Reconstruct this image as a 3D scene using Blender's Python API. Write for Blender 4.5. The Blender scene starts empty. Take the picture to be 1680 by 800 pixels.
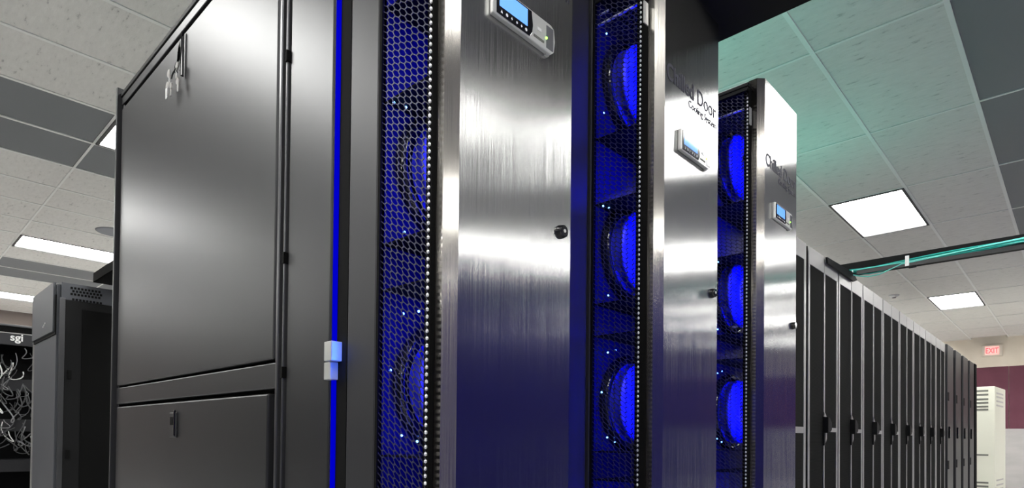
import bpy, bmesh, math, random
from mathutils import Vector, Matrix, Euler
random.seed(4)
S = bpy.context.scene
C = S.collection
PI = math.pi

# ------------------------------------------------------------------ camera
CAMH = 0.95
YAW, PITCH, ROLL = 0.751696614, 0.0144162832, 0.0101817192
cam_d = bpy.data.cameras.new('camera')
cam = bpy.data.objects.new('camera', cam_d)
C.objects.link(cam)
fwd = Vector((-math.sin(YAW)*math.cos(PITCH), math.cos(YAW)*math.cos(PITCH), math.sin(PITCH)))
rt0 = Vector((math.cos(YAW), math.sin(YAW), 0))
up0 = rt0.cross(fwd)
rt = math.cos(ROLL)*rt0 + math.sin(ROLL)*up0
up = -math.sin(ROLL)*rt0 + math.cos(ROLL)*up0
cam.matrix_world = Matrix(((rt.x, up.x, -fwd.x, 0), (rt.y, up.y, -fwd.y, 0), (rt.z, up.z, -fwd.z, CAMH), (0, 0, 0, 1)))
cam_d.sensor_width = 36
cam_d.lens = 999.79/1680*36
cam_d.shift_y = (701.14-400)/1680
cam_d.clip_start = 0.02
S.camera = cam

# ------------------------------------------------------------------ world, exposure, lamps without a body
w = bpy.data.worlds.new('world'); S.world = w; w.use_nodes = True
w.node_tree.nodes['Background'].inputs[0].default_value = (0.75, 0.8, 0.85, 1)
w.node_tree.nodes['Background'].inputs[1].default_value = 0.02
S.view_settings.view_transform = 'Standard'
S.view_settings.look = 'None'
S.view_settings.exposure = 0.9
S.view_settings.gamma = 1.0
S.view_settings.use_curve_mapping = False
LIGHT = 15.0         # ceiling diffuser strength
BLUE = 17.0
def lamp(name, kind, loc, energy, col, size=0.3, rot=(0, 0, 0)):
    d = bpy.data.lights.new(name, kind); d.energy = energy; d.color = col
    if kind == 'AREA': d.size = size
    if kind == 'POINT': d.shadow_soft_size = size
    o = bpy.data.objects.new(name, d); o.location = loc; o.rotation_euler = rot; C.objects.link(o)
    return o
# added lamps above the racks, no fixture, giving the ceiling a teal cast
lamp('teal_equipment_glow', 'AREA', (-1.75, 2.7, 2.12), 3.0, (0.1, 1.0, 0.74), 0.6, (PI, 0, 0))
lamp('teal_equipment_glow', 'AREA', (-1.65, 4.6, 2.20), 1.8, (0.1, 1.0, 0.74), 0.6, (PI, 0, 0))

# ------------------------------------------------------------------ materials
def mat(name, col=(0.5, 0.5, 0.5), rough=0.5, metal=0.0, spec=0.5, emit=None, es=0, aniso=0, coat=0):
    m = bpy.data.materials.new(name); m.use_nodes = True
    b = m.node_tree.nodes['Principled BSDF']
    b.inputs['Base Color'].default_value = (*col, 1)
    b.inputs['Roughness'].default_value = rough
    b.inputs['Metallic'].default_value = metal
    b.inputs['Specular IOR Level'].default_value = spec
    b.inputs['Coat Weight'].default_value = coat
    if emit:
        b.inputs['Emission Color'].default_value = (*emit, 1)
        b.inputs['Emission Strength'].default_value = es
    return m
def nodes(m): return m.node_tree.nodes, m.node_tree.links, m.node_tree.nodes['Principled BSDF']
def add_noise_colour(m, c1, c2, scale=8, detail=4, stretch=(1, 1, 1), lo=0.35, hi=0.65, bump=0.0, coord='Object', bdist=0.01):
    n, l, b = nodes(m)
    tc = n.new('ShaderNodeTexCoord'); mp = n.new('ShaderNodeMapping'); mp.inputs['Scale'].default_value = stretch
    tx = n.new('ShaderNodeTexNoise'); tx.inputs['Scale'].default_value = scale; tx.inputs['Detail'].default_value = detail
    cr = n.new('ShaderNodeValToRGB')
    cr.color_ramp.elements[0].position = lo; cr.color_ramp.elements[0].color = (*c1, 1)
    cr.color_ramp.elements[1].position = hi; cr.color_ramp.elements[1].color = (*c2, 1)
    l.new(tc.outputs[coord], mp.inputs[0]); l.new(mp.outputs[0], tx.inputs['Vector'])
    l.new(tx.outputs['Fac'], cr.inputs[0]); l.new(cr.outputs[0], b.inputs['Base Color'])
    if bump:
        bp = n.new('ShaderNodeBump'); bp.inputs['Strength'].default_value = bump; bp.inputs['Distance'].default_value = bdist
        l.new(tx.outputs['Fac'], bp.inputs['Height']); l.new(bp.outputs[0], b.inputs['Normal'])
    return tx

def tile_material():
    m = mat('fissured_ceiling_tile', rough=0.9, spec=0.1)
    n, l, b = nodes(m)
    tc = n.new('ShaderNodeTexCoord'); mp = n.new('ShaderNodeMapping'); mp.inputs['Scale'].default_value = (1.0, 3.0, 1)
    t1 = n.new('ShaderNodeTexNoise'); t1.inputs['Scale'].default_value = 13; t1.inputs['Detail'].default_value = 5; t1.inputs['Roughness'].default_value = 0.65
    cr = n.new('ShaderNodeValToRGB')
    e = cr.color_ramp.elements
    e[0].position = 0.27; e[0].color = (0.36, 0.35, 0.335, 1)
    e[1].position = 0.39; e[1].color = (0.66, 0.645, 0.61, 1)
    e2 = e.new(0.7); e2.color = (0.72, 0.705, 0.67, 1)
    l.new(tc.outputs['Object'], mp.inputs[0]); l.new(mp.outputs[0], t1.inputs['Vector'])
    l.new(t1.outputs['Fac'], cr.inputs[0]); l.new(cr.outputs[0], b.inputs['Base Color'])
    bp = n.new('ShaderNodeBump'); bp.inputs['Strength'].default_value = 0.35; bp.inputs['Distance'].default_value = 0.01
    l.new(t1.outputs['Fac'], bp.inputs['Height']); l.new(bp.outputs[0], b.inputs['Normal'])
    return m

GRAIN = 0.65
def steel_material(name='brushed_stainless_steel', col=(0.45, 0.448, 0.44)):
    m = mat(name, col, 0.25, 1.0)
    n, l, b = nodes(m)
    tc = n.new('ShaderNodeTexCoord'); mp = n.new('ShaderNodeMapping'); mp.inputs['Scale'].default_value = (60, 60, 2.0)
    tx = n.new('ShaderNodeTexNoise'); tx.inputs['Scale'].default_value = 9; tx.inputs['Detail'].default_value = 3
    mr = n.new('ShaderNodeMapRange'); mr.inputs['To Min'].default_value = 0.17; mr.inputs['To Max'].default_value = 0.22
    l.new(tc.outputs['Object'], mp.inputs[0]); l.new(mp.outputs[0], tx.inputs['Vector'])
    l.new(tx.outputs['Fac'], mr.inputs['Value']); l.new(mr.outputs[0], b.inputs['Roughness'])
    tg = n.new('ShaderNodeTangent'); tg.direction_type = 'UV_MAP'; tg.uv_map = 'grain'
    l.new(tg.outputs[0], b.inputs['Tangent'])
    # vertical brushing: fine grooves tilt the normal sideways
    uvn = n.new('ShaderNodeUVMap'); uvn.uv_map = 'grain'
    mg = n.new('ShaderNodeMapping'); mg.inputs['Scale'].default_value = (5200, 4, 1)
    ng = n.new('ShaderNodeTexNoise'); ng.inputs['Scale'].default_value = 1.0; ng.inputs['Detail'].default_value = 1
    sub = n.new('ShaderNodeMath'); sub.operation = 'SUBTRACT'; sub.inputs[1].default_value = 0.5
    mul = n.new('ShaderNodeMath'); mul.operation = 'MULTIPLY'; mul.inputs[1].default_value = GRAIN
    geo = n.new('ShaderNodeNewGeometry')
    cr_ = n.new('ShaderNodeVectorMath'); cr_.operation = 'CROSS_PRODUCT'; cr_.inputs[1].default_value = (0, 0, 1)
    sc_ = n.new('ShaderNodeVectorMath'); sc_.operation = 'SCALE'
    ad_ = n.new('ShaderNodeVectorMath'); ad_.operation = 'ADD'; nm_ = n.new('ShaderNodeVectorMath'); nm_.operation = 'NORMALIZE'
    l.new(uvn.outputs[0], mg.inputs[0]); l.new(mg.outputs[0], ng.inputs['Vector']); l.new(ng.outputs['Fac'], sub.inputs[0]); l.new(sub.outputs[0], mul.inputs[0])
    l.new(geo.outputs['Normal'], cr_.inputs[0]); l.new(cr_.outputs[0], sc_.inputs[0]); l.new(mul.outputs[0], sc_.inputs['Scale'])
    l.new(geo.outputs['Normal'], ad_.inputs[0]); l.new(sc_.outputs[0], ad_.inputs[1]); l.new(ad_.outputs[0], nm_.inputs[0]); l.new(nm_.outputs[0], b.inputs['Normal'])
    b.inputs['Anisotropic'].default_value = 0.97
    b.inputs['Anisotropic Rotation'].default_value = 0.0
    return m

M = {}
M['tile'] = tile_material()
M['grey_tile'] = mat('grey_painted_ceiling_panel', (0.17, 0.18, 0.19), 0.55)
M['tbar'] = mat('ceiling_grid_bar', (0.76, 0.76, 0.73), 0.5)
M['diffuser'] = mat('lit_light_diffuser', (0.9, 0.9, 0.9), 0.4, emit=(1.0, 1.0, 0.97), es=LIGHT)
M['dark_edge'] = mat('light_frame_edge', (0.05, 0.05, 0.05), 0.5)
M['beige'] = mat('beige_wall_paint', (0.66, 0.59, 0.49), 0.8); add_noise_colour(M['beige'], (0.74, 0.66, 0.55), (0.80, 0.72, 0.61), 3)
M['side_wall'] = mat('grey_side_wall_paint', (0.30, 0.29, 0.29), 0.8); add_noise_colour(M['side_wall'], (0.28, 0.27, 0.27), (0.33, 0.32, 0.32), 3)
M['left_wall'] = mat('brown_grey_wall_paint', (0.27, 0.22, 0.20), 0.8); add_noise_colour(M['left_wall'], (0.26, 0.215, 0.20), (0.29, 0.24, 0.22), 3)
M['maroon'] = mat('maroon_wall_panel', (0.12, 0.028, 0.05), 0.7); add_noise_colour(M['maroon'], (0.11, 0.024, 0.045), (0.13, 0.032, 0.055), 4)
M['floor'] = mat('raised_floor_laminate', (0.45, 0.44, 0.42), 0.35)
add_noise_colour(M['floor'], (0.50, 0.50, 0.50), (0.60, 0.60, 0.60), 40)
M['wallgrey'] = mat('light_grey_partition', (0.42, 0.40, 0.39), 0.6)
add_noise_colour(M['wallgrey'], (0.40, 0.385, 0.375), (0.46, 0.44, 0.43), 2, 2, (1, 1, 3))
M['powder'] = mat('charcoal_powder_coat', (0.022, 0.022, 0.024), 0.4, 0.0, 0.4)
def fine_bump(m, scale=900, strength=0.05, dist=0.002):
    n, l, b = nodes(m)
    tc = n.new('ShaderNodeTexCoord'); tx = n.new('ShaderNodeTexNoise'); tx.inputs['Scale'].default_value = scale; tx.inputs['Detail'].default_value = 2
    bp = n.new('ShaderNodeBump'); bp.inputs['Strength'].default_value = strength; bp.inputs['Distance'].default_value = dist
    l.new(tc.outputs['Object'], tx.inputs['Vector']); l.new(tx.outputs['Fac'], bp.inputs['Height']); l.new(bp.outputs[0], b.inputs['Normal'])
M['panel'] = mat('charcoal_metallic_side_panel', (0.042, 0.042, 0.0445), 0.38, 0.6, 0.30)
fine_bump(M['panel'], 700, 0.04)
M['trim_grey'] = mat('grey_rack_frame', (0.085, 0.085, 0.09), 0.35, 0.7)
M['black'] = mat('matt_black', (0.006, 0.006, 0.0065), 0.6, spec=0.15)
M['gap'] = mat('black_gap', (0.003, 0.003, 0.003), 0.8, spec=0.1)
M['gloss_black'] = mat('gloss_black_plastic', (0.01, 0.01, 0.012), 0.06)
M['doorframe'] = mat('graphite_door_side', (0.032, 0.032, 0.035), 0.45, 0.3, 0.3)
M['steel'] = steel_material()
M['steel_side'] = steel_material('satin_stainless_edge', (0.48, 0.455, 0.42))
M['perf'] = mat('perforated_black_steel', (0.032, 0.032, 0.058), 0.5, 0.5)
M['perf_edge'] = mat('bare_punched_edge', (0.9, 0.9, 0.9), 0.35, 0.7)  # near-white base, carries the glints of the sheet's fold as colour
M['inner'] = mat('inner_sheet', (0.005, 0.005, 0.075), 0.5, spec=0.2)  # blue light of the fan chamber put into the base colour
M['blue_led'] = mat('blue_led_strip', (0.0, 0.0, 0.4), 0.5, emit=(0.0, 0.004, 1.0), es=BLUE)
M['blue_edge'] = mat('blue_led_edge_strip', (0.0, 0.0, 0.1), 0.9, spec=0.0, emit=(0.0, 0.0, 1.0), es=0.26)
M['led_dot'] = mat('blue_status_light', (0.1, 0.3, 1), 0.3, emit=(0.12, 0.35, 1.0), es=5)
M['impeller'] = mat('blue_impeller_plastic', (0.05, 0.06, 0.85), 0.4)  # blue glow on the fans put into the base colour
M['silver'] = mat('silver_plastic', (0.55, 0.55, 0.53), 0.3, 0.3)
M['lcd'] = mat('blue_backlit_screen', (0.1, 0.2, 0.5), 0.05, emit=(0.12, 0.34, 1.0), es=0.65)
M['icon'] = mat('white_icon_print', (0.85, 0.85, 0.85), 0.5)
M['green'] = mat('green_indicator', (0.2, 0.8, 0.1), 0.3, emit=(0.35, 1.0, 0.1), es=2.0)
M['etch'] = mat('dark_printed_lettering', (0.03, 0.03, 0.05), 0.6, spec=0.2)
M['window'] = mat('smoked_window', (0.16, 0.16, 0.17), 0.12, 0.2)
M['meshdoor'] = mat('fine_perforated_black_door', (0.02, 0.02, 0.021), 0.8, spec=0.03)
def dots(m, scale, a, b_):
    n, l, b = nodes(m)
    tc = n.new('ShaderNodeTexCoord'); v = n.new('ShaderNodeTexVoronoi'); v.inputs['Scale'].default_value = scale; v.inputs['Randomness'].default_value = 0
    cr = n.new('ShaderNodeValToRGB'); cr.color_ramp.elements[0].position = 0.3; cr.color_ramp.elements[0].color = (*a, 1)
    cr.color_ramp.elements[1].position = 0.45; cr.color_ramp.elements[1].color = (*b_, 1)
    l.new(tc.outputs['Object'], v.inputs['Vector']); l.new(v.outputs['Distance'], cr.inputs[0]); l.new(cr.outputs[0], b.inputs['Base Color'])
dots(M['meshdoor'], 150, (0.003, 0.003, 0.003), (0.019, 0.019, 0.018))
M['lighttrim'] = mat('light_grey_door_trim', (0.36, 0.35, 0.34), 0.4, 0.3)
M['greycab'] = mat('blue_grey_cabinet_paint', (0.055, 0.058, 0.066), 0.5, spec=0.3)
M['tealcable'] = mat('teal_fibre_jacket', (0.02, 0.42, 0.36), 0.35)
M['teallight'] = mat('pale_teal_fibre_jacket', (0.15, 0.62, 0.55), 0.35)
M['greycable'] = mat('pale_grey_cable', (0.22, 0.22, 0.23), 0.4)
M['darkcable'] = mat('mid_grey_cable', (0.07, 0.07, 0.075), 0.4)
M['cream'] = mat('cream_enamel', (0.66, 0.66, 0.56), 0.45)
M['slot'] = mat('dark_louver_slot', (0.12, 0.12, 0.105), 0.7)
M['exit_body'] = mat('exit_sign_housing', (0.75, 0.68, 0.58), 0.5)
M['exit_face'] = mat('lit_exit_sign_face', (0.9, 0.6, 0.55), 0.5, emit=(1.0, 0.35, 0.32), es=0.5)
M['exit_red'] = mat('lit_red_letters', (0.9, 0.1, 0.1), 0.5, emit=(1.0, 0.04, 0.06), es=0.9)
M['white'] = mat('white_plastic', (0.8, 0.8, 0.78), 0.4)
M['clear'] = mat('frosted_key_plastic', (0.75, 0.73, 0.70), 0.3); nodes(M['clear'])[2].inputs['Transmission Weight'].default_value = 0.55
M['navy'] = mat('navy_cabinet_paint', (0.010, 0.010, 0.13), 0.6, spec=0.2)
M['blue_rail'] = mat('slate_blue_rail', (0.10, 0.10, 0.22), 0.5)
M['speaker'] = mat('grey_speaker_grille', (0.22, 0.23, 0.25), 0.6)
M['hinge'] = mat('zinc_hinge', (0.5, 0.5, 0.48), 0.35, 0.4)

# ------------------------------------------------------------------ helpers
def tag(o, label=None, cat=None, group=None, kind=None):
    if label: o['label'] = label
    if cat: o['category'] = cat
    if group: o['group'] = group
    if kind: o['kind'] = kind
    return o
def thing(name, loc, label, cat, group=None, rz=0):
    o = bpy.data.objects.new(name, None); o.empty_display_size = 0.1
    o.location = loc; o.rotation_euler = (0, 0, rz); C.objects.link(o)
    return tag(o, label, cat, group)
def box(bm, x0, x1, y0, y1, z0, z1, mi=0):
    if x0 > x1: x0, x1 = x1, x0
    if y0 > y1: y0, y1 = y1, y0
    if z0 > z1: z0, z1 = z1, z0
    vs = [bm.verts.new((x, y, z)) for x in (x0, x1) for y in (y0, y1) for z in (z0, z1)]
    for f in ((0, 1, 3, 2), (4, 6, 7, 5), (0, 4, 5, 1), (2, 3, 7, 6), (0, 2, 6, 4), (1, 5, 7, 3)):
        bm.faces.new([vs[i] for i in f]).material_index = mi
def cyl(bm, p0, p1, r0, r1=None, n=20, caps=True, mi=0):
    p0 = Vector(p0); p1 = Vector(p1); r1 = r0 if r1 is None else r1
    d = (p1-p0).normalized(); a = d.orthogonal().normalized(); b = d.cross(a)
    A = [bm.verts.new(p0+(a*math.cos(t)+b*math.sin(t))*r0) for t in [2*PI*i/n for i in range(n)]]
    B = [bm.verts.new(p1+(a*math.cos(t)+b*math.sin(t))*r1) for t in [2*PI*i/n for i in range(n)]]
    for i in range(n):
        f = bm.faces.new([A[i], A[(i+1) % n], B[(i+1) % n], B[i]]); f.material_index = mi; f.smooth = True
    if caps:
        bm.faces.new(A[::-1]).material_index = mi; bm.faces.new(B).material_index = mi
def tube(bm, pts, r, n=8):
    rings = []
    pts = [Vector(p) for p in pts]
    for i, p in enumerate(pts):
        d = (pts[min(i+1, len(pts)-1)]-pts[max(i-1, 0)]).normalized()
        a = d.cross(Vector((0.13, 0.2, 1))).normalized(); b = d.cross(a)
        rings.append([bm.verts.new(p+(a*math.cos(2*PI*k/n)+b*math.sin(2*PI*k/n))*r) for k in range(n)])
    for A, B in zip(rings, rings[1:]):
        for k in range(n):
            f = bm.faces.new([A[k], A[(k+1) % n], B[(k+1) % n], B[k]]); f.smooth = True
    bm.faces.new(rings[0][::-1]); bm.faces.new(rings[-1])
def obj(name, bm, m, parent=None, bevel=0, seg=2, uv=None):
    bmesh.ops.recalc_face_normals(bm, faces=bm.faces)
    if uv:                       # grain map: u = first axis, v = second axis
        lay = bm.loops.layers.uv.new('grain')
        for f in bm.faces:
            for lp in f.loops: lp[lay].uv = (lp.vert.co[0]+lp.vert.co[1], lp.vert.co[2])
    me = bpy.data.meshes.new(name); bm.to_mesh(me); bm.free()
    for x in (m if isinstance(m, (list, tuple)) else [m]): me.materials.append(x)
    o = bpy.data.objects.new(name, me); C.objects.link(o)
    if parent: o.parent = parent
    if bevel:
        md = o.modifiers.new('bevel', 'BEVEL'); md.width = bevel; md.segments = seg; md.limit_method = 'ANGLE'
        md.harden_normals = False
    return o
def bx(name, dims, m, parent=None, bevel=0, **k):
    bm = bmesh.new(); box(bm, *dims); return obj(name, bm, m, parent, bevel, **k)
def structure(name, dims, m, label=None):
    return tag(bx(name, dims, m), label, None, None, 'structure')
def copy_tree(o, parent=None):
    c = o.copy(); C.objects.link(c)
    if parent is not None: c.parent = parent
    for ch in list(o.children): copy_tree(ch, c)
    return c
def perf_sheet(w_, h_, c, p, k=0.80, plane='xz', slant=True):
    """flat punched sheet with real staggered slanted slots, size w_ x h_"""
    bm = bmesh.new(); cache = {}
    def V(a, b):
        key = (round(a, 5), round(b, 5))
        if key not in cache:
            cache[key] = bm.verts.new((a, 0, b) if plane == 'xz' else (a, b, 0))
        return cache[key]
    nc = max(1, int(round(w_/c))); c = w_/nc; sh = p/c*1.0 if slant else 0.0
    for i in range(nc):
        off = -i*p/2-sh*(i+0.5)*c
        for j in range(int(-off/p)-2, int((h_-off)/p)+3):
            cx = (i+0.5)*c; cz = j*p+off
            out = []
            for dx, dz in ((2*c/3, 0), (c/3, p/2), (-c/3, p/2), (-2*c/3, 0), (-c/3, -p/2), (c/3, -p/2)):
                x = min(max(cx+dx, 0), w_)
                out.append((x, cz+dz-sh*(x-cx)))
            if min(q[1] for q in out) < 0 or max(q[1] for q in out) > h_: continue
            inn = [(cx+(a-cx)*k, cz+(b-cz)*k) for a, b in out]
            for q in range(6):
                try: bm.faces.new([V(*out[q]), V(*out[(q+1) % 6]), V(*inn[(q+1) % 6]), V(*inn[q])])
                except ValueError: pass
    return bm
def text(name, body, size, loc, rot, m, parent=None, extrude=0.0006, bold=0.0, align='LEFT', sx=1.0):
    cu = bpy.data.curves.new(name, 'FONT'); cu.body = body; cu.size = size; cu.extrude = extrude; cu.offset = bold; cu.align_x = align
    cu.materials.append(m)
    tmp = bpy.data.objects.new(name, cu)
    me = bpy.data.meshes.new_from_object(tmp); bpy.data.objects.remove(tmp)
    if not me.materials: me.materials.append(m)
    o = bpy.data.objects.new(name, me); C.objects.link(o); o.location = loc; o.rotation_euler = rot; o.scale = (sx, 1, 1)
    if parent: o.parent = parent
    return o

# ------------------------------------------------------------------ room shell
H = 2.144                       # ceiling above the camera
CZ = CAMH+H
gx = lambda k: (-0.222-0.2845*k)*H          # grid lines that run along the aisle
gy = lambda j: (0.535+0.5655*j)*H           # cross lines
XL, XR, YB, YF = -14.0, gx(-15), gy(-6), 15.98
bm = bmesh.new()
k0, k1 = -15, 22
grey_cols = (-9, -8, -7, -3, -2, -1, 7, 8, 15, 16)
lights = [(k, j) for k in (-11, -5, 1, 7, 13, 19) for j in (-4, 0, 4, 8, 12)]+[(k, j) for k in (-14, -8, -2, 4, 10, 16) for j in (-6, -2, 2, 6, 10)]
for k in range(k0, k1):
    xa, xb = gx(k+1), gx(k)
    xa = max(xa, XL)
    if xb <= XL: continue
    j = -6
    while gy(j) < YF:
        ya, yb = gy(j), min(gy(j+1), YF)
        if (k, j) not in lights:
            vs = [bm.verts.new(v) for v in ((xa, ya, CZ), (xb, ya, CZ), (xb, yb, CZ), (xa, yb, CZ))]
            f = bm.faces.new(vs); f.material_index = 1 if k in grey_cols else 0
        j += 1
bm2 = bmesh.new()
for f in bm.faces: pass
ceil = obj('ceiling', bm, [M['tile'], M['grey_tile']]); tag(ceil, kind='structure')
bx_ = bmesh.new(); box(bx_, XL, XR, YB, YF, CZ+0.12, CZ+0.2)
tag(obj('ceiling', bx_, M['dark_edge']), kind='structure')
bm = bm2
for k in range(k0, k1+1):
    if gx(k) > XL: box(bm, gx(k)-0.012, gx(k)+0.012, YB, YF, CZ-0.006, CZ+0.002)
j = -6
while gy(j) < YF:
    box(bm, XL, XR, gy(j)-0.008, gy(j)+0.008, CZ-0.005, CZ+0.002); j += 1
tag(obj('trim_1', bm, M['tbar']), kind='structure')
structure('floor', (XL, XR, YB, YF, -0.1, 0), M['floor'])
structure('wall_left', (XL-0.1, XL, YB, YF, 0, CZ+0.1), M['left_wall'])
structure('wall_right', (XR, XR+0.1, YB, YF, 0, CZ+0.1), M['side_wall'])
structure('wall_back', (XL, XR, YB-0.1, YB, 0, CZ+0.1), M['side_wall'])
structure('wall_front', (XL, XR, YF, YF+0.1, 0, CZ+0.1), M['beige'])
# maroon panelling and pale lower partition on the far wall
bm = bmesh.new(); xs = -4.2
while xs < 4.0:
    box(bm, xs+0.006, xs+1.034, YF-0.03, YF, 1.21, 2.485); xs += 1.04
tag(obj('trim_2', bm, M['maroon']), kind='structure')
structure('trim_3', (-4.2, 4.0, YF-0.045, YF, 2.485, 2.52), M['beige'])
structure('trim_4', (-4.2, 4.0, YF-0.06, YF, 0, 1.21), M['wallgrey'])

# ------------------------------------------------------------------ ceiling lights
def light_label(k, j):
    d = {(1, 4): 'square-looking lit ceiling panel above the rack row, nearest the teal cable tray',
         (1, 8): 'small bright ceiling panel close to the far wall, beyond the teal cables',
         (7, 0): 'lit ceiling panel in the grey tiles, peeking out from behind the tall side panel',
         (13, 0): 'long glowing ceiling light to the left of the big side panel',
         (19, 0): 'farthest left ceiling light, cut by the frame above the open rack'}
    return d.get((k, j))
for k, j in lights:
    if gx(k+1) < XL or gy(j+1) > YF: continue
    xa, xb, ya, yb = gx(k+1), gx(k), gy(j), gy(j+1)
    lab = light_label(k, j) or 'lit recessed ceiling panel outside the view'
    t = thing('ceiling_light', ((xa+xb)/2, (ya+yb)/2, CZ), lab, 'ceiling light', 'recessed ceiling lights')
    hx, hy = (xb-xa)/2-0.01, (yb-ya)/2-0.01
    bm = bmesh.new()
    for a in ((-hx, hx, -hy, -hy+0.02), (-hx, hx, hy-0.02, hy), (-hx, -hx+0.02, -hy+0.02, hy-0.02), (hx-0.02, hx, -hy+0.02, hy-0.02)):
        box(bm, *a, -0.012, 0.03)
    obj('frame', bm, M['dark_edge'], t)
    bx('diffuser', (-hx+0.02, hx-0.02, -hy+0.02, hy-0.02, 0.0, 0.02), M['diffuser'], t)
# round speaker and small detector
t = thing('ceiling_speaker', (-3.53*H, 0.85*H, CZ), 'round grey speaker set in the ceiling above the long light', 'speaker')
bm = bmesh.new(); cyl(bm, (0, 0, -0.008), (0, 0, 0.0), 0.15, 0.16, 32); obj('grille', bm, M['speaker'], t)
bm = bmesh.new(); cyl(bm, (0, 0, -0.005), (0, 0, 0.0), 0.165, 0.17, 32, caps=True); obj('rim', bm, M['grey_tile'], t)
t = thing('smoke_detector', (-2.02, 10.4, CZ), 'tiny white detector on the ceiling above the far racks', 'detector')
bm = bmesh.new(); cyl(bm, (0, 0, -0.035), (0, 0, 0), 0.045, 0.07, 20); obj('housing', bm, M['white'], t)
bm = bmesh.new(); cyl(bm, (0, 0, -0.045), (0, 0, -0.035), 0.02, 0.03, 16); obj('sensor', bm, M['greycable'], t)

# ------------------------------------------------------------------ the main row: end rack with its side panels
RT = 1.117+CAMH       # rack top
XF, XB = -1.145, -2.305
r1 = thing('server_rack', (0, 0, 0), 'tall charcoal end rack with big blank side panels facing left', 'server rack')
bm = bmesh.new()
box(bm, XB+0.012, XF-0.01, 0.595, 1.16, 0.05, RT-0.03)
obj('body', bm, M['black'], r1)
bm = bmesh.new()
Y0 = 0.565
box(bm, XB, XB+0.012, Y0-0.012, 1.16, 0.0, RT+0.008)             # outer rear post
box(bm, XB+0.019, XB+0.031, Y0+0.004, Y0+0.03, 0.03, RT-0.02)
obj('rear_post', bm, M['powder'], r1, 0.002)
bm = bmesh.new()
box(bm, XB+0.015, XF, Y0+0.001, Y0+0.03, RT-0.050, RT-0.024)     # light band under the roof
obj('top_rail', bm, M['panel'], r1, 0.002)
bx('roof', (XB+0.006, XF+0.004, Y0-0.002, 1.16, RT-0.022, RT-0.008), M['black'], r1, 0.002)
bm = bmesh.new(); box(bm, XB+0.02, XF-0.028, Y0, Y0+0.03, 0.091+CAMH-0.0, 0.1435+CAMH); obj('middle_rail', bm, M['panel'], r1, 0.003)
bm = bmesh.new()
box(bm, -1.176, -1.166, Y0-0.002, Y0+0.03, 0.04, RT-0.04)
box(bm, -1.158, -1.152, Y0+0.006, Y0+0.03, 0.04, RT-0.04)
box(bm, -1.149, -1.143, Y0-0.002, Y0+0.03, 0.04, RT-0.04)
obj('front_post', bm, M['trim_grey'], r1, 0.002)
for z in (0.735, 0.335, 0.11, -0.3):
    bx('catch', (-1.1485, -1.1405, Y0-0.0045, Y0+0.01, z+CAMH, z+0.022+CAMH), M['gap'], r1)
bm = bmesh.new(); box(bm, XB+0.03, -1.183, Y0-0.002, Y0+0.018, 0.150+CAMH, RT-0.068)
up_p = obj('upper_side_panel', bm, M['panel'], r1, 0.004)
bm = bmesh.new(); box(bm, XB+0.034, -1.205, Y0-0.002, Y0+0.018, 0.10, 0.082+CAMH)
lo_p = obj('lower_side_panel', bm, M['panel'], r1, 0.004)
# latches
def latch(parent, x, z, w_=0.05, h_=0.105, opened=False):
    bm = bmesh.new()
    if not opened:
        box(bm, x, x+w_, Y0-0.006, Y0-0.0015, z, z+h_)
    else:
        box(bm, x+0.004, x+0.03, Y0-0.004, Y0-0.0015, z+0.035, z+h_)
    l = obj('latch', bm, M['powder'] if not opened else M['panel'], parent, 0.002)
    bm = bmesh.new()
    if opened:
        v = [bm.verts.new(p) for p in ((x+0.002, Y0-0.0065, z+0.045), (x+0.018, Y0-0.0065, z+0.065), (x+0.018, Y0-0.0065, z+h_-0.004), (x+0.002, Y0-0.0065, z+h_-0.022))]
        f = bm.faces.new(v); bmesh.ops.extrude_face_region(bm, geom=[f])
        for q in bm.verts[4:] if False else []: pass
    else:
        box(bm, x+0.012, x+0.034, Y0-0.008, Y0-0.005, z+h_*0.5, z+h_*0.82)
    obj('keyhole', bm, M['gap'], l)
    bm = bmesh.new()
    box(bm, x+w_-0.012, x+w_-0.006, Y0-(0.012 if opened else 0.009), Y0-0.004, z+0.004, z+h_+0.006)
    obj('lever', bm, M['gloss_black'], l, 0.002)
latch(lo_p, -1.766, -0.012+CAMH, 0.05, 0.066)
latch(up_p, -1.752, 0.925+CAMH, 0.05, 0.115, True)
# keys hanging from the upper latch
kt = thing('key_bunch', (-1.735, Y0-0.018, 0.965+CAMH), 'small bunch of keys with frosted tags hanging from the upper panel latch', 'keys')
bm = bmesh.new()
tube(bm, [(0.012+0.012*math.cos(a), 0.0, -0.012+0.014*math.sin(a)) for a in [2*PI*i/20 for i in range(21)]], 0.0012, 6)
obj('key_ring', bm, M['steel_side'], kt)
for dx, dz, rot, sz in ((-0.040, 0.000, 0.5, 0.018), (-0.050, -0.028, 0.2, 0.016), (-0.022, -0.040, -0.2, 0.014), (0.022, -0.004, -0.4, 0.017), (0.026, -0.046, 0.3, 0.015)):
    bm = bmesh.new()
    cyl(bm, (dx, -0.003, dz-0.008), (dx, 0.001, dz-0.008), sz*0.6, sz*0.55, 14)
    box(bm, dx-0.003+rot*0.01, dx+0.004+rot*0.01, -0.003, 0.0, dz-0.008-sz*1.9, dz-0.012)
    obj('key', bm, M['clear'], kt, 0.001)
bm = bmesh.new(); box(bm, -0.052, -0.042, -0.006, -0.002, -0.075, -0.045); obj('key_tag', bm, M['white'], kt, 0.002)
tube_b = bmesh.new(); tube(tube_b, [(0.012, 0.004, 0.03), (0.014, 0.0, -0.01), (-0.004, -0.004, -0.026), (-0.012, -0.004, -0.034)], 0.002, 6)
tube(tube_b, [(0.014, 0.0, -0.01), (0.02, -0.003, -0.024), (0.03, -0.003, -0.034)], 0.0016, 6)
obj('hook', tube_b, M['gloss_black'], kt)

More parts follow.
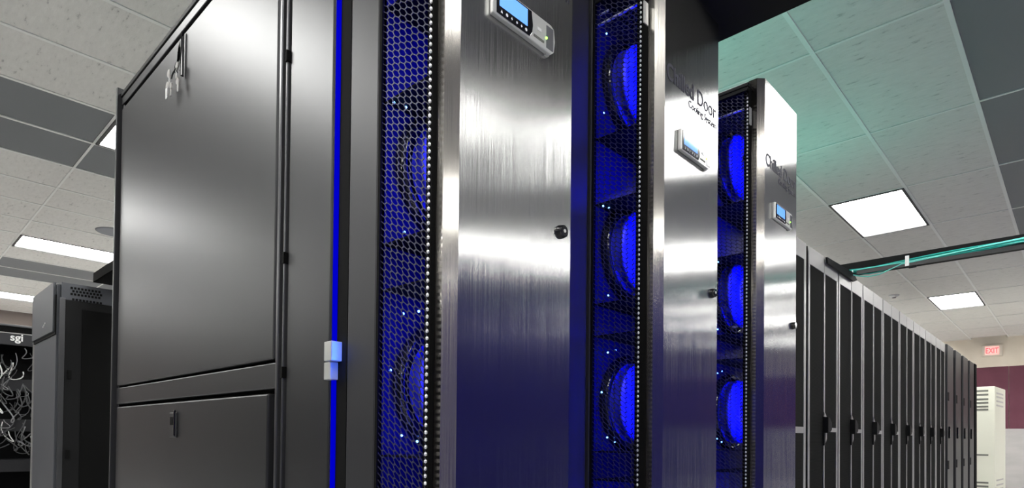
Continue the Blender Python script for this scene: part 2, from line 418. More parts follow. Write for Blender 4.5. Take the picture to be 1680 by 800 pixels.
# racks behind the other two cooling doors and the next one beyond
for i, (y, lab) in enumerate(((1.168, 'charcoal server rack behind the middle steel cooling door'), (1.768, 'charcoal server rack behind the farthest steel cooling door'))):
    t = thing('server_rack', (0, y, 0), lab, 'server rack')
    bx('body', (XB, XF-0.01, 0.0, 0.592, 0.05, RT-0.012), M['black'], t, 0.003)
    bx('roof', (XB, XF, 0.002, 0.59, RT-0.012, RT), M['powder'], t, 0.002)

# ------------------------------------------------------------------ rear cooling doors
PX0, PX1 = -0.838, -0.713        # punched side panel from / to
DT = 1.064+CAMH                  # top of the steel cover
side_bm = perf_sheet(PX1-PX0, 1.905, 0.0155, 0.0108, 0.86); side_me = bpy.data.meshes.new('punched_side'); side_bm.to_mesh(side_me); side_bm.free(); side_me.materials.append(M['perf'])
top_bm = perf_sheet(PX1-PX0, 0.29, 0.0155, 0.0108, 0.84, 'xy'); top_me = bpy.data.meshes.new('punched_top'); top_bm.to_mesh(top_me); top_bm.free(); top_me.materials.append(M['perf'])
imp_me = {}
def impeller_meshes():
    # hub, curved blades and front ring, axis along +x, centre at origin
    bm = bmesh.new()
    prof = [(0.0, 0.055), (0.012, 0.058), (0.022, 0.05), (0.03, 0.03), (0.033, 0.0001)]
    n = 32
    rings = [[bm.verts.new((x, r*math.cos(2*PI*k/n), r*math.sin(2*PI*k/n))) for k in range(n)] for x, r in prof]
    for A, B in zip(rings, rings[1:]):
        for k in range(n):
            bm.faces.new([A[k], A[(k+1) % n], B[(k+1) % n], B[k]]).smooth = True
    cyl(bm, (-0.004, 0, 0), (0.0, 0, 0), 0.136, 0.138, 48)
    bmesh.ops.recalc_face_normals(bm, faces=bm.faces)
    me = bpy.data.meshes.new('impeller_hub'); bm.to_mesh(me); bm.free(); me.materials.append(M['impeller']); imp_me['hub'] = me
    bm = bmesh.new()
    for b in range(7):
        a0 = 2*PI*b/7; row = []
        for s in range(9):
            f = s/8; r = 0.05+0.088*f; a = a0-0.75*f*f-0.15*f
            row.append((bm.verts.new((0.0, r*math.cos(a), r*math.sin(a))), bm.verts.new((0.034, r*math.cos(a+0.05), r*math.sin(a+0.05)))))
        for (a, b_), (c, d) in zip(row, row[1:]):
            bm.faces.new([a, c, d, b_]).smooth = True
    bmesh.ops.solidify(bm, geom=bm.faces[:], thickness=0.002)
    me = bpy.data.meshes.new('impeller_blades'); bm.to_mesh(me); bm.free(); me.materials.append(M['impeller']); imp_me['blades'] = me
    bm = bmesh.new(); n = 48
    prof = [(0.024, 0.141), (0.030, 0.140), (0.036, 0.130), (0.042, 0.112), (0.046, 0.085), (0.048, 0.058), (0.046, 0.058), (0.040, 0.085), (0.036, 0.112), (0.030, 0.128)]
    rings = [[bm.verts.new((x, r*math.cos(2*PI*k/n), r*math.sin(2*PI*k/n))) for k in range(n)] for x, r in prof]
    for A, B in zip(rings, rings[1:]+rings[:1]):
        for k in range(n): bm.faces.new([A[k], A[(k+1) % n], B[(k+1) % n], B[k]]).smooth = True
    bmesh.ops.recalc_face_normals(bm, faces=bm.faces)
    me = bpy.data.meshes.new('impeller_ring'); bm.to_mesh(me); bm.free(); me.materials.append(M['impeller']); imp_me['ring'] = me
    bm = bmesh.new()
    prof = [(-0.022, 0.166), (-0.008, 0.168), (0.004, 0.164), (0.006, 0.156), (0.0, 0.150), (-0.022, 0.150)]
    rings = [[bm.verts.new((x, r*math.cos(2*PI*k/n), r*math.sin(2*PI*k/n))) for k in range(n)] for x, r in prof]
    for A, B in zip(rings, rings[1:]+rings[:1]):
        for k in range(n): bm.faces.new([A[k], A[(k+1) % n], B[(k+1) % n], B[k]]).smooth = True
    bmesh.ops.recalc_face_normals(bm, faces=bm.faces)
    me = bpy.data.meshes.new('housing_ring'); bm.to_mesh(me); bm.free(); me.materials.append(M['gloss_black']); imp_me['housing'] = me
impeller_meshes()
def mobj(name, me, parent, loc=(0, 0, 0), rot=(0, 0, 0)):
    o = bpy.data.objects.new(name, me); C.objects.link(o); o.parent = parent; o.location = loc; o.rotation_euler = rot; return o

def cooling_door(y0, co, label, idx):
    """y0 = left edge of the door, co = offset of the steel cover front"""
    t = thing('cooling_door', (0, y0, 0), label, 'cooling door', 'stainless fan cooling doors on the rack row')
    y = 0.0
    bm = bmesh.new()                                             # coil frame on the rack
    box(bm, -1.137, -0.975, y-0.008, y+0.582, 0.03, RT-0.002)
    obj('coil_frame', bm, M['panel'] if idx == 0 else M['doorframe'], t, 0.004)
    bx('led_edge_strip', (-0.9735, -0.960, y-0.005, y+0.582, 0.03, RT-0.02), M['blue_edge'], t)
    bx('seal', (-0.9595, -0.927, y-0.003, y+0.57, 0.03, RT-0.03), M['gap'], t)
    bm = bmesh.new()
    box(bm, -0.926, PX0-0.002, y-0.004, y+0.575, 0.03, 1.07+CAMH)
    obj('door_leaf', bm, M['doorframe'], t, 0.004)
    # hinges
    hy = 0.024 if idx == 0 else 0.008
    for z in (0.096, -0.7):
        bm = bmesh.new()
        box(bm, -0.967, -0.943, y-hy, y+0.012, z+0.032+CAMH, z+0.066+CAMH)
        h = obj('hinge', bm, M['hinge'], t, 0.0015)
        bm = bmesh.new(); box(bm, -0.977, -0.955, y-hy*0.75, y+0.012, z+CAMH, z+0.031+CAMH); obj('knuckle', bm, M['hinge'], h, 0.0015)
    if idx == 0:      # added lamp without a fixture, tints the hinge blue
        g = lamp('door_gap_glow', 'AREA', (-0.930, y0-0.012, 0.132+CAMH), 0.014, (0.02, 0.12, 1.0), 0.012, (0, PI/2, 0))
        g.data.shape = 'RECTANGLE'; g.data.size = 0.07; g.data.size_y = 0.010
    # fan box
    bm = bmesh.new(); yb = co+0.262
    box(bm, PX0, PX0+0.003, y+0.002, yb, 0.06, 1.045+CAMH)       # back plate
    box(bm, PX0+0.003, PX1, y+0.001, yb, 0.057, 0.060)
    obj('fan_plate', bm, M['inner'], t)
    fz = (-0.70, -0.31, 0.085, 0.455, 0.865)
    sh = bmesh.new()
    for z in (0.70, 0.545, 0.31, 0.235, -0.035, -0.10, -0.45):
        box(sh, PX0+0.003, PX1-0.006, y+0.006, yb-0.004, z+CAMH, z+0.003+CAMH)
    obj('divider_shelf', sh, M['gap'], t)
    sp = mobj('punched_panel', side_me, t, (PX0, y, 0.075))
    md = sp.modifiers.new('thick', 'SOLIDIFY'); md.thickness = 0.0012
    sp2 = mobj('punched_panel', side_me, t, (PX0, yb, 0.075)); md = sp2.modifiers.new('thick', 'SOLIDIFY'); md.thickness = 0.0012
    tp = mobj('punched_panel', top_me, t, (PX0, y+0.012, 0.982+CAMH)); md = tp.modifiers.new('thick', 'SOLIDIFY'); md.thickness = 0.0012
    bm = bmesh.new()
    box(bm, PX0+0.002, PX1-0.002, y+0.010, y+0.016, 0.975+CAMH, 0.979+CAMH)
    box(bm, PX0+0.002, PX1-0.002, y-0.002, y+0.003, 1.041+CAMH, 1.0455+CAMH)
    box(bm, PX0+0.004, PX0+0.03, y+0.012, y+0.016, 1.0+CAMH, 1.003+CAMH)
    obj('bare_metal_bar', bm, M['perf_edge'], t)
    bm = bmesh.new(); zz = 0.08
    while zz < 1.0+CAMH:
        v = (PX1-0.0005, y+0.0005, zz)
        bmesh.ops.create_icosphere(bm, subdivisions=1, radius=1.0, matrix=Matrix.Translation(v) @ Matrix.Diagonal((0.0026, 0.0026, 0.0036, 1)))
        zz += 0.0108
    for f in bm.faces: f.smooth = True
    obj('folded_edge', bm, M['perf_edge'], t)  # pale beads stand for highlights along the punched sheet's fold
    bx('black_edge', (PX0-0.003, PX0+0.003, y-0.003, y+0.006, 0.05, 1.05+CAMH), M['gap'], t)
    bx('gasket', (PX1-0.012, PX1+0.001, y+0.004, co-0.018, 0.06, DT-0.02), M['gap'], t)
    bx('clip', (PX1+0.0005, PX1+0.004, y+0.008, co-0.024, 0.925+CAMH, 0.975+CAMH), M['silver'], t, 0.001)
    bm = bmesh.new(); box(bm, PX0-0.002, PX1+0.004, y-0.004, yb+0.004, 1.032+CAMH, 1.044+CAMH); box(bm, PX0, PX1+0.002, y-0.003, y+0.002, 1.02+CAMH, 1.033+CAMH)
    obj('lid', bm, M['black'], t, 0.002)
    bm = bmesh.new(); tube(bm, [(PX0-0.10+0.23*k/12, y+0.02+0.02*math.sin(k/12*PI), 1.042+CAMH+0.020*math.sin(PI*k/12)) for k in range(13)], 0.0035, 8)
    obj('hose', bm, M['gloss_black'], t)
    # fans
    for z in fz:
        f = mobj('fan', imp_me['hub'], t, (PX0+0.020, y+0.148, z+CAMH)); f.scale = (1, 0.72, 0.72)
        mobj('blades', imp_me['blades'], f); mobj('inlet_ring', imp_me['ring'], f); mobj('housing_ring', imp_me['housing'], f)
    # blue light bar hidden behind the steel cover, shining on the fans
    bx('blue_light_bar', (PX1-0.010, PX1-0.006, y+0.055, y+0.072, 0.1, 0.96+CAMH), M['blue_led'], t)
    if idx: bx('blue_light_bar', (PX1-0.012, PX1-0.006, y+0.05, y+0.11, 0.60+CAMH, 0.65+CAMH), M['blue_led'], t)
    if idx: bx('blue_light_bar', (PX1-0.012, PX1-0.006, y+0.05, y+0.09, 0.26+CAMH, 0.28+CAMH), M['blue_led'], t)
    # status lights
    for z, dy in ((0.76, 0.005), (0.54, -0.002), (0.542, 0.028), (0.335, 0.028), (0.20, 0.028), (0.209, 0.06), (0.105, -0.002), (0.0, 0.028), (-0.01, 0.06), (0.95, 0.012)):
        bm = bmesh.new(); bmesh.ops.create_uvsphere(bm, u_segments=8, v_segments=6, radius=0.0021)
        o = obj('status_light', bm, M['led_dot'], t); o.location = (-0.815, y+max(dy, 0.004)+0.004, z+CAMH)
    # steel cover: side return, chamfer, front
    a = co; xs_, xf = -0.697, -0.68; wid = 0.272
    zb = 0.07
    bm = bmesh.new()
    prof = [(-0.722, a-0.017), (xs_, a-0.017), (xf, a), (xf, a+wid), (-0.722, a+wid)]
    lo = [bm.verts.new((x, yy, zb)) for x, yy in prof]; hi = [bm.verts.new((x, yy, DT)) for x, yy in prof]
    for i in (0, 1, 3):
        bm.faces.new([lo[i], lo[i+1], hi[i+1], hi[i]]).material_index = 0
    bm.faces.new(hi[::-1]); bm.faces.new(lo)
    cov = obj('cover_edge', bm, M['steel_side'], t, uv=(1, 2))
    bm = bmesh.new()
    vs = [bm.verts.new(p) for p in ((xf, a, zb), (xf, a+wid, zb), (xf, a+wid, DT), (xf, a, DT))]
    bm.faces.new(vs)
    tag(obj('steel_cover', bm, M['steel'], t, uv=(1, 2)), 'brushed stainless front cover')
    # round lock
    ly = a+0.243
    bm = bmesh.new(); cyl(bm, (xf-0.001, ly, 0.366+CAMH), (xf+0.010, ly, 0.366+CAMH), 0.0125, 0.0105, 28)
    lk = obj('lock', bm, M['gloss_black'], t, 0.0012)
    bm = bmesh.new(); cyl(bm, (xf+0.0095, ly, 0.366+CAMH), (xf+0.0108, ly, 0.366+CAMH), 0.0035, 0.003, 14); obj('key_cylinder', bm, M['silver'], lk)
    # controller
    d0 = a+0.060; z0 = 0.664+CAMH; L = 0.153; hh = 0.050
    bm = bmesh.new()
    pts = [(0, 0), (L-0.012, -0.001), (L-0.003, 0.006), (L, hh*0.5), (L-0.003, hh-0.004), (L-0.012, hh), (0, hh)]
    A = [bm.verts.new((xf, d0+p, z0+q)) for p, q in pts]; B = [bm.verts.new((xf+0.009, d0+p, z0+q)) for p, q in pts]
    bm.faces.new(A[::-1]); bm.faces.new(B)
    for i in range(len(pts)): bm.faces.new([A[i], A[(i+1) % 7], B[(i+1) % 7], B[i]])
    ct = obj('controller', bm, M['silver'], t, 0.002)
    bm = bmesh.new()
    pts = [(0.006, 0.003), (0.085, 0.003), (0.091, 0.012), (0.0925, hh/2), (0.089, hh-0.003), (0.006, hh-0.003)]
    A = [bm.verts.new((xf+0.0088, d0+p, z0+q)) for p, q in pts]; B = [bm.verts.new((xf+0.0102, d0+p, z0+q)) for p, q in pts]
    bm.faces.new(A[::-1]); bm.faces.new(B)
    for i in range(6): bm.faces.new([A[i], A[(i+1) % 6], B[(i+1) % 6], B[i]])
    obj('bezel', bm, M['gloss_black'], ct, 0.0008)
    bx('screen', (xf+0.0095, xf+0.0108, d0+0.012, d0+0.078, z0+0.016, z0+0.044), M['lcd'], ct)
    bm = bmesh.new()
    for q, yy in enumerate((0.014, 0.026, 0.038, 0.050, 0.061, 0.072)):
        if q == 0:
            v = [bm.verts.new((xf+0.0109, d0+yy+s, z0+zq)) for s, zq in ((0, 0.006), (0.005, 0.006), (0.0025, 0.0115))]; bm.faces.new(v)
        elif q in (1, 5):
            bmesh.ops.create_circle(bm, cap_ends=True, segments=12, radius=0.0027, matrix=Matrix.Translation((xf+0.0109, d0+yy+0.0025, z0+0.0085)) @ Matrix.Rotation(PI/2, 4, 'Y'))
        else:
            v = [bm.verts.new((xf+0.0109, d0+yy+s, z0+zq)) for s, zq in ((0, 0.0085), (0.002, 0.006), (0.0042, 0.0085), (0.002, 0.0115))]; bm.faces.new(v)
    obj('icon', bm, M['icon'], ct)
    bx('card_slot', (xf+0.0085, xf+0.0096, d0+0.095, d0+0.122, z0+0.009, z0+0.013), M['slot'], ct)
    bx('badge', (xf+0.0085, xf+0.0102, d0+0.104, d0+0.114, z0+0.024, z0+0.029), M['white'], ct)
    bx('window', (xf+0.0085, xf+0.0096, d0+0.128, d0+0.147, z0+0.005, z0+hh-0.006), M['window'], ct, 0.0005)
    bm = bmesh.new(); bmesh.ops.create_uvsphere(bm, u_segments=10, v_segments=8, radius=0.0022)
    o = obj('indicator', bm, M['green'], ct); o.location = (xf+0.0095, d0+0.128, z0+0.021)
    bx('release_tab', (xf, xf+0.005, d0+0.133, d0+0.141, z0-0.003, z0+0.001), M['silver'], ct)
    # lettering
    R_ = (PI/2, 0, PI/2)
    l1 = text('lettering', 'Chilled', 0.052, (xf+0.0002, a+0.006, 0.812+CAMH), R_, M['etch'], t, bold=0.0012, sx=0.90)
    text('lettering', 'Door', 0.052, (xf+0.0002, a+0.154, 0.812+CAMH), R_, M['etch'], t, sx=0.90)
    text('lettering', 'Cooling System', 0.0245, (xf+0.0002, a+0.262, 0.787+CAMH), R_, M['etch'], t, align='RIGHT', sx=0.98)
    return t
cooling_door(0.575, 0.031, 'nearest steel cooling door, cut off above its blue display screen', 0)
cooling_door(1.168, 0.050, 'middle steel cooling door, lettering and display fully visible near its top', 1)
cooling_door(1.760, 0.046, 'farthest steel cooling door, whose pale top corner shows against the ceiling', 2)

# ------------------------------------------------------------------ racks with split mesh doors further down the row
def split_rack(first):
    t = thing('server_rack', (0, first, 0), 'x', 'server rack', 'black racks with split mesh doors along the row')
    bx('body', (XB, XF-0.025, 0.003, 0.597, 0.04, RT-0.006), M['black'], t)
    W = 0.6; X = XF+0.003
    # two door leaves
    def leaf(y0, y1, name):
        bm = bmesh.new()
        box(bm, X-0.026, X-0.004, y0, y1, 0.05, RT-0.004)
        return obj(name, bm, M['meshdoor'], t, 0.003)
    a = leaf(0.012, 0.296, 'door'); b = leaf(0.304, 0.588, 'door')
    def rails(y0, y1, par, right):
        bm = bmesh.new()
        box(bm, X-0.006, X, y0, y1, RT-0.105, RT-0.004)         # broad top band
        box(bm, X-0.006, X, y0, y1, 0.05, 0.15)
        if not right: box(bm, X-0.006, X, y0, y0+0.026, 0.15, RT-0.105)
        else:
            box(bm, X-0.006, X, y1-0.026, y1, 0.15, RT-0.105)
            box(bm, X-0.006, X, y0, y0+0.018, 1.09, RT-0.105)    # inner edge above the handle
            box(bm, X-0.006, X, y0, y0+0.014, 0.15, 0.93)
            box(bm, X-0.006, X, y0+0.03, y1-0.026, 0.998, 1.024)  # cross bar right of the handle
            box(bm, X-0.006, X, y0+0.034, y0+0.060, 0.955, 0.998)
            v0 = [(y0, 0.915), (y0+0.016, 0.93), (y0+0.060, 0.955), (y0+0.034, 0.958)]
            for pts in (((y0, 0.905), (y0+0.018, 0.912), (y0+0.060, 0.956), (y0+0.034, 0.962), (y0+0.014, 0.934)),
                        ((y0, 1.095), (y0+0.018, 1.095), (y0+0.075, 1.062), (y0+0.075, 1.072), (y0+0.024, 1.115), (y0, 1.12))):
                A = [bm.verts.new((X-0.006, p, q)) for p, q in pts]; B = [bm.verts.new((X, p, q)) for p, q in pts]
                bm.faces.new(A[::-1]); bm.faces.new(B); n = len(pts)
                for i in range(n): bm.faces.new([A[i], A[(i+1) % n], B[(i+1) % n], B[i]])
            box(bm, X-0.006, X, y0+0.072, y0+0.082, 1.01, 1.07)
        return obj('door_frame', bm, M['lighttrim'], par, 0.001)
    rails(0.012, 0.296, a, False); rails(0.304, 0.588, b, True)
    bm = bmesh.new()
    pts = [(0.292, 0.99), (0.350, 1.0), (0.368, 1.012), (0.368, 1.055), (0.330, 1.082), (0.292, 1.088)]
    A = [bm.verts.new((X-0.004, p, q)) for p, q in pts]; B = [bm.verts.new((X+0.028, p, q)) for p, q in pts]
    bm.faces.new(A[::-1]); bm.faces.new(B)
    for i in range(6): bm.faces.new([A[i], A[(i+1) % 6], B[(i+1) % 6], B[i]])
    box(bm, X-0.004, X+0.006, 0.290, 0.318, 0.915, 0.995)
    obj('handle', bm, M['black'], t, 0.003)
    return t
ords = ['nearest full rack after the steel doors, split mesh doors and handle', 'second handled split-door rack from the steel doors, under the cable tray end',
        'third handled split-door rack counting away from the steel doors', 'fourth handled split-door rack counting away from the steel doors',
        'fifth handled split-door rack counting away from the steel doors', 'sixth handled split-door rack counting away from the steel doors',
        'seventh handled split-door rack, last but one before the plain black cabinets', 'eighth and last handled split-door rack, touching the plain black cabinets']
proto = split_rack(3.69)
tag(proto, ords[0])
for i in range(1, 8):
    c = copy_tree(proto); c.location.y = 3.69+0.6*i; c['label'] = ords[i]
# rack seen as a narrow strip beside the last steel door (plain cross bar)
t = thing('server_rack', (0, 3.07, 0), 'narrow slice of dark rack directly beside the farthest steel door', 'server rack')
bx('body', (XB, XF-0.025, 0.003, 0.597, 0.04, RT-0.006), M['black'], t)
bx('door', (XF-0.022, XF, 0.01, 0.59, 0.05, RT-0.004), M['meshdoor'], t, 0.003)
bm = bmesh.new(); X = XF+0.003
box(bm, X-0.006, X, 0.01, 0.59, RT-0.10, RT-0.004); box(bm, X-0.006, X, 0.555, 0.59, 0.15, RT-0.10); box(bm, X-0.006, X, 0.01, 0.04, 0.15, RT-0.10)
box(bm, X-0.006, X, 0.04, 0.555, 0.985, 1.02); box(bm, X-0.006, X, 0.01, 0.59, 0.05, 0.15)
obj('door_frame', bm, M['lighttrim'], t, 0.001)
t = thing('server_rack', (0, 2.37, 0), 'dark rack hidden behind the farthest steel cooling door', 'server rack')
bx('body', (XB, XF-0.025, 0.003, 0.69, 0.04, RT-0.006), M['black'], t)
bx('door', (XF-0.022, XF, 0.01, 0.68, 0.05, RT-0.004), M['meshdoor'], t, 0.003)

# plain black cabinets at the far end
def far_cab(y, w_=0.61):
    t = thing('black_cabinet', (0, y, 0), 'x', 'cabinet', 'plain black cabinets at the far end of the row')
    bx('body', (XB, -1.20, 0.0, w_-0.005, 0.03, RT+0.02), M['gap'], t)
    bx('door', (-1.205, -1.142, 0.155, w_-0.012, 0.05, RT+0.018), M['powder'], t, 0.012, seg=3)
    bx('handle', (-1.142, -1.125, 0.22, 0.25, 0.98, 1.12), M['gloss_black'], t, 0.004)
    bm = bmesh.new()
    for z in (1.42, 0.62): box(bm, -1.142, -1.136, 0.17, 0.24, z, z+0.10)
    obj('catch', bm, M['black'], t)
    return t
p = far_cab(8.51); p['label'] = 'first plain black cabinet, right after the split-door racks'
for i, lab in enumerate(('second plain black cabinet toward the far end of the row', 'third plain black cabinet toward the far end of the row', 'last full black cabinet of the row, nearest the cream air unit')):
    c = copy_tree(p); c.location.y = 8.51+0.65*(i+1); c['label'] = lab
t = thing('end_panel', (0, 11.13, 0), 'thin black panel closing the far end of the rack row', 'panel')
bx('sheet', (XB, -1.135, 0, 0.16, 0.0, RT+0.02), M['gap'], t, 0.01)
bx('edge_strip', (-1.137, -1.132, 0.1, 0.15, 0.02, RT+0.01), M['black'], t)

# ------------------------------------------------------------------ overhead trays
def tray(label, x0, x1, y0, y1, z, hgt, feet):
    t = thing('cable_tray', (0, 0, 0), label, 'cable tray')
    bx('base', (x0, x1, y0, y1, z, z+0.004), M['black'], t)
    bx('side_rail', (x0, x1, y0, y0+0.004, z, z+hgt), M['black'], t)
    bx('side_rail', (x0, x1, y1-0.004, y1, z, z+hgt), M['black'], t)
    bm = bmesh.new(); x = x0+0.1
    while x < x1-0.05: box(bm, x, x+0.03, y0+0.004, y1-0.004, z+0.004, z+0.012); x += 0.3
    obj('rung', bm, M['powder'], t)
    if feet:
        bm = bmesh.new()
        for x in feet: box(bm, x, x+0.03, y0+0.02, y0+0.05, z-0.03, z); 
        for x in feet: box(bm, x, x+0.03, y1-0.05, y1-0.02, z-0.03, z)
        obj('support', bm, M['powder'], t)
    return t
tray('broad black cable tray crossing overhead above the middle steel door', -2.2, 3.4, 1.28, 1.64, RT+0.004, 0.10, None)
# tray with teal fibre cables
TY, TZ = 4.60, RT
t = thing('cable_tray', (0, 0, 0), 'black cable tray carrying teal cables across the aisle', 'cable tray')
bx('back_rail', (-1.35, 3.4, TY+0.02, TY+0.03, TZ+0.006, TZ+0.095), M['black'], t)
bx('base', (-1.35, 3.4, TY-0.05, TY+0.025, TZ+0.002, TZ+0.008), M['black'], t)
bx('front_rail', (-1.10, 3.4, TY-0.052, TY-0.047, TZ-0.006, TZ+0.018), M['powder'], t)
bm = bmesh.new()
for x in (-0.822, 0.2, 1.2): box(bm, x, x+0.022, TY-0.058, TY-0.053, TZ-0.004, TZ+0.062)
obj('clamp', bm, M['white'], t, 0.002)
bm = bmesh.new()
for x in (-0.822, 0.2, 1.2): box(bm, x+0.02, x+0.06, TY-0.056, TY-0.046, TZ-0.02, TZ-0.006)
obj('bracket', bm, M['black'], t)
for i in range(9):
    bm = bmesh.new(); pts = []
    ph = random.random()*6; r = 0.0042
    sag = 0.045 if i == 0 else (0.03 if i == 1 else 0.0)
    zc = TZ+0.030+0.004*(i % 4); yc = TY-0.044+0.0075*(i % 3)+0.005*(i//3)
    N = 70
    for k in range(N+1):
        x = -1.16+(3.3+1.16)*k/N
        z = zc+0.010*math.sin(x*2.1+ph)+0.005*math.sin(x*5.3+ph*2)+0.014*math.tanh((x+0.6)*2)
        if x < -0.86: z -= sag*math.sin(PI*(x+1.16)/0.30)
        pts.append((x, yc+0.006*math.sin(x*3.7+ph), z))
    pts = [(-1.30, TY-0.03, TZ+0.012), (-1.22, TY-0.032, TZ+0.016)]+pts
    tube(bm, pts, r, 6)
    o = obj('fibre_cable', bm, M['tealcable'] if i % 3 else M['teallight'])
    lab = 'teal fibre cable running in the black tray across the aisle'
    if i == 0: lab = 'pale teal fibre cable hanging lowest below the left end of the tray'
    tag(o, lab, 'cable', 'teal fibre cables in the tray')
t = thing('tray_end_bracket', (0, 0, 0), 'black sloping bracket dropping from the tray onto the rack top', 'bracket')
bm = bmesh.new()
pts = [(-1.142, TY-0.60, RT-0.045), (-1.142, TY-0.62, RT-0.012), (-1.142, TY-0.05, RT+0.012), (-1.142, TY+0.06, RT-0.02), (-1.142, TY-0.02, RT-0.045)]
A = [bm.verts.new((x+0.008, y, z)) for x, y, z in pts]; B = [bm.verts.new((x+0.02, y, z)) for x, y, z in pts]
bm.faces.new(A); bm.faces.new(B[::-1])
for i in range(5): bm.faces.new([A[i], A[(i+1) % 5], B[(i+1) % 5], B[i]])
obj('plate', bm, M['black'], t)
bx('bolt', (-1.124, -1.118, TY-0.07, TY-0.055, RT+0.008, RT+0.022), M['perf_edge'], t, 0.002)

# ------------------------------------------------------------------ left: second row of cabinets
X2 = -5.532; Y2 = 0.974
t = thing('grey_cabinet', (0, 0, 0), 'blue-grey cabinet left of the big rack, its raised upper box on the side', 'cabinet')
bx('body', (-6.36, X2-0.01, Y2+0.03, Y2+0.60, 0.0, RT-0.005), M['greycab'], t)
bx('side_panel', (-6.36, X2-0.018, Y2+0.006, Y2+0.03, 0.0, RT-0.02), M['greycab'], t, 0.003)
bm = bmesh.new()
box(bm, -6.37, -5.575, Y2-0.012, Y2+0.006, 0.745+CAMH, RT-0.004)
bp_ = obj('upper_box', bm, M['greycab'], t, 0.003)
bm = bmesh.new()
for q in range(3): box(bm, -5.93+q*0.035, -5.905+q*0.035, Y2-0.014, Y2-0.012, 0.81+CAMH+q*0.010, 0.822+CAMH+q*0.010)
obj('label_plate', bm, M['silver'], bp_)
bm = bmesh.new()
box(bm, -6.36, -5.545, Y2-0.002, Y2+0.0055, 0.722+CAMH, 0.744+CAMH)
box(bm, -5.574, -5.548, Y2-0.002, Y2+0.0055, 0.744+CAMH, RT-0.10)
obj('shadow_gap', bm, M['gap'], t)
bx('corner_post', (X2-0.012, X2+0.004, Y2+0.02, Y2+0.055, 0.0, RT-0.12), M['trim_grey'], t, 0.002)
bx('edge_strip', (-6.372, -6.362, Y2-0.004, Y2+0.03, 0.0, 0.74+CAMH), M['lighttrim'], t)
bm = bmesh.new(); box(bm, X2-0.01, X2, Y2+0.055, Y2+0.60, 0.04, RT-0.13); dr = obj('door', bm, M['black'], t, 0.004)
bx('door_panel', (X2, X2+0.004, Y2+0.16, Y2+0.58, 0.06, RT-0.19), M['gap'], dr, 0.003)
bm = bmesh.new()
for z in (0.395, -0.20): box(bm, X2, X2+0.012, Y2+0.075, Y2+0.10, z+CAMH, z+0.065+CAMH)
obj('hinge', bm, M['gap'], dr)
bx('vent_band', (X2-0.01, X2+0.001, Y2+0.03, Y2+0.60, RT-0.13, RT-0.005), M['greycab'], t)
bm = bmesh.new()
for rz_, zz in ((0, -0.035), (1, -0.058), (2, -0.081), (3, -0.12)):
    for q in range(9):
        yy = Y2+0.085+q*0.022+(0.011 if rz_ % 2 else 0)
        box(bm, X2+0.0012, X2+0.003, yy, yy+0.014, RT+zz-0.010, RT+zz+0.006)
obj('vent_hole', bm, M['gap'], t)
# tray that meets it
t = thing('cable_tray', (0, 0, 0), 'dark cable tray running from the grey cabinet toward the big rack', 'cable tray')
bx('base', (-5.53, -2.36, 1.20, 1.50, RT+0.03, RT+0.034), M['gap'], t)
bx('side_rail', (-5.53, -2.36, 1.20, 1.204, RT+0.03, RT+0.10), M['gap'], t)
bx('side_rail', (-5.53, -2.36, 1.496, 1.50, RT+0.03, RT+0.10), M['black'], t)
t = thing('black_cabinet', (0, 0, 0), 'unlit black cabinet in the gap between grey cabinet and big rack', 'cabinet')
bx('body', (-6.30, X2-0.02, Y2+0.62, Y2+1.4, 0.0, RT+0.02), M['black'], t, 0.004)
bx('door', (X2-0.02, X2-0.004, Y2+0.64, Y2+1.38, 0.05, RT), M['gap'], t, 0.004)

# ------------------------------------------------------------------ far left: open rack with cables
XS = -7.62; t = thing('open_rack', (0, 0, 0), 'open black rack full of pale cables at the left picture edge', 'open rack')
ZS = 1.04+CAMH
bm = bmesh.new()
box(bm, XS-0.9, XS-0.45, 0.45, 1.60, 0.0, ZS-0.02); obj('back_panel', bm, M['black'], t)
bm = bmesh.new()
for y in (0.45, 1.56): box(bm, XS-0.45, XS, y, y+0.04, 0, ZS-0.02)
obj('upright', bm, M['black'], t)
bx('roof', (XS-0.9, XS+0.02, 0.44, 1.61, ZS-0.02, ZS), M['trim_grey'], t, 0.003)
bx('fascia', (XS, XS+0.015, 0.45, 1.60, ZS-0.20, ZS-0.085), M['doorframe'], t, 0.002)
bx('fascia_edge', (XS, XS+0.02, 0.45, 1.60, ZS-0.088, ZS-0.080), M['lighttrim'], t)
bx('upper_fascia', (XS, XS+0.012, 0.45, 1.60, ZS-0.08, ZS-0.02), M['gap'], t)
text('lettering', 'sgi', 0.10, (XS+0.016, 0.98, ZS-0.155), (PI/2, 0, PI/2), M['white'], t, bold=0.002)
bm = bmesh.new()
for z in (1.35, 0.95, 0.55, 0.2): box(bm, XS-0.44, XS-0.12, 0.49, 1.56, z, z+0.12)
obj('equipment', bm, M['doorframe'], t, 0.004)
for i in range(60):
    bm = bmesh.new(); z0 = random.choice((1.74, 1.66, 1.45, 1.33, 1.20, 1.02, 0.92)) + random.uniform(-0.05, 0.05)
    y0_ = random.uniform(0.72, 1.16); y1_ = y0_+random.uniform(-0.12, 0.14); dz = random.uniform(0.04, 0.22)
    x_ = XS-random.uniform(0.03, 0.10)
    pts = []
    for k in range(15):
        f = k/14
        pts.append((x_+0.03*math.sin(PI*f*2+i), y0_+(y1_-y0_)*f+0.03*math.sin(f*7+i), z0-dz*math.sin(PI*f*0.9)-0.04*f))
    tube(bm, pts, random.uniform(0.003, 0.006), 6)
    o = obj('patch_cable', bm, M['greycable'] if i % 4 == 1 else (M['white'] if i % 9 == 0 else M['darkcable']))
    tag(o, 'thin patch cable looping in the open rack at the left edge', 'cable', 'patch cables in the open rack')

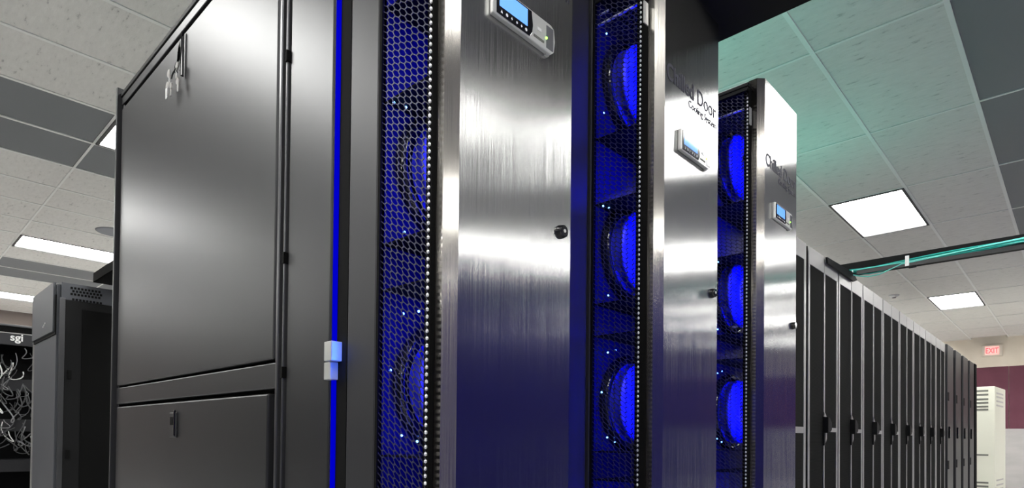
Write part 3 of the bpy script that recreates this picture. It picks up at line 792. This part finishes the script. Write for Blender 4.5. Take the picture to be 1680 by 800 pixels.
# ------------------------------------------------------------------ far end: air unit and exit sign
a = math.radians(3.9)
t = thing('air_conditioner', (-1.02, 12.5, 0), 'tall cream floor-standing air unit with louvers behind the rack row', 'air conditioner', None, -a)
HT = 0.892+CAMH
bx('cabinet', (-0.62, 0, 0, 0.95, 0.03, HT), M['cream'], t, 0.012, seg=3)
bx('plinth', (-0.60, -0.02, 0.02, 0.93, 0, 0.03), M['black'], t)
for zt in (0.836, 0.774, 0.700, 0.643, 0.580, 0.530, -0.66, -0.72, -0.79, -0.85):
    bx('louver', (-0.57, -0.085, -0.004, 0.001, zt+CAMH-0.028, zt+CAMH), M['slot'], t)
bx('seam', (-0.57, -0.085, -0.004, 0.001, -0.235+CAMH, -0.21+CAMH), M['slot'], t)
for zt in (0.80, 0.74, 0.67, 0.60, -0.62, -0.70, -0.77):
    bx('side_louver', (-0.001, 0.004, 0.12, 0.72, zt+CAMH-0.025, zt+CAMH), M['wallgrey'], t)

t = thing('exit_sign', (-1.347, YF, 1.875+CAMH), 'lit red EXIT sign on the beige far wall', 'exit sign')
bx('housing', (-0.17, 0.17, -0.05, 0.0, -0.12, 0.12), M['exit_body'], t, 0.008)
bx('face', (-0.115, 0.115, -0.054, -0.049, -0.085, 0.085), M['exit_face'], t)
text('lettering', 'EXIT', 0.155, (0, -0.056, -0.055), (PI/2, 0, 0), M['exit_red'], t, align='CENTER', bold=0.002, sx=0.68)

# ------------------------------------------------------------------ opposite side of the aisle (seen mirrored in the steel)
def opp(y):
    t = thing('navy_cabinet', (1.45, y, 0), 'navy blue equipment cabinet across the aisle', 'cabinet', 'navy cabinets facing the steel doors')
    bx('body', (0.02, 1.1, 0, 0.60, 0, RT), M['navy'], t, 0.004)
    bx('door', (0, 0.02, 0.01, 0.59, 0.05, RT-0.03), M['navy'], t, 0.003)
    bx('handle', (-0.03, 0, 0.04, 0.07, 1.0, 1.2), M['navy'], t, 0.003)
    bx('led_edge_strip', (-0.003, 0.0, 0.574, 0.584, 0.1, RT-0.1), M['blue_edge'], t)  # glowing strip added to turn the steel's reflection bluer
    bm = bmesh.new()
    for h in (0.70, 0.86, 0.975): box(bm, -0.004, 0, 0.01, 0.59, h+CAMH, h+0.022+CAMH)  # rails added to draw bands in the steel's reflection
    obj('rail', bm, M['blue_rail'], t)
    return t
p = opp(-2.4)
for i in range(1, 20):
    c = copy_tree(p); c.location.y = -2.4+0.61*i

# ------------------------------------------------------------------ dark cabinets behind the camera (seen mirrored in the side panels)
p = thing('black_cabinet', (-10.2, -3.4, 0), 'matt black cabinet in the row behind the viewer', 'cabinet', 'black cabinets behind the viewer')
bx('body', (0, 0.6, 0, 0.98, 0, RT), M['black'], p, 0.004)
bx('door', (0.01, 0.59, 0.98, 1.0, 0.05, RT-0.03), M['meshdoor'], p, 0.003)
bx('handle', (0.03, 0.06, 1.0, 1.03, 1.0, 1.2), M['silver'], p, 0.003)
for i in range(1, 16):
    c = copy_tree(p); c.location.x = -10.2+0.61*i
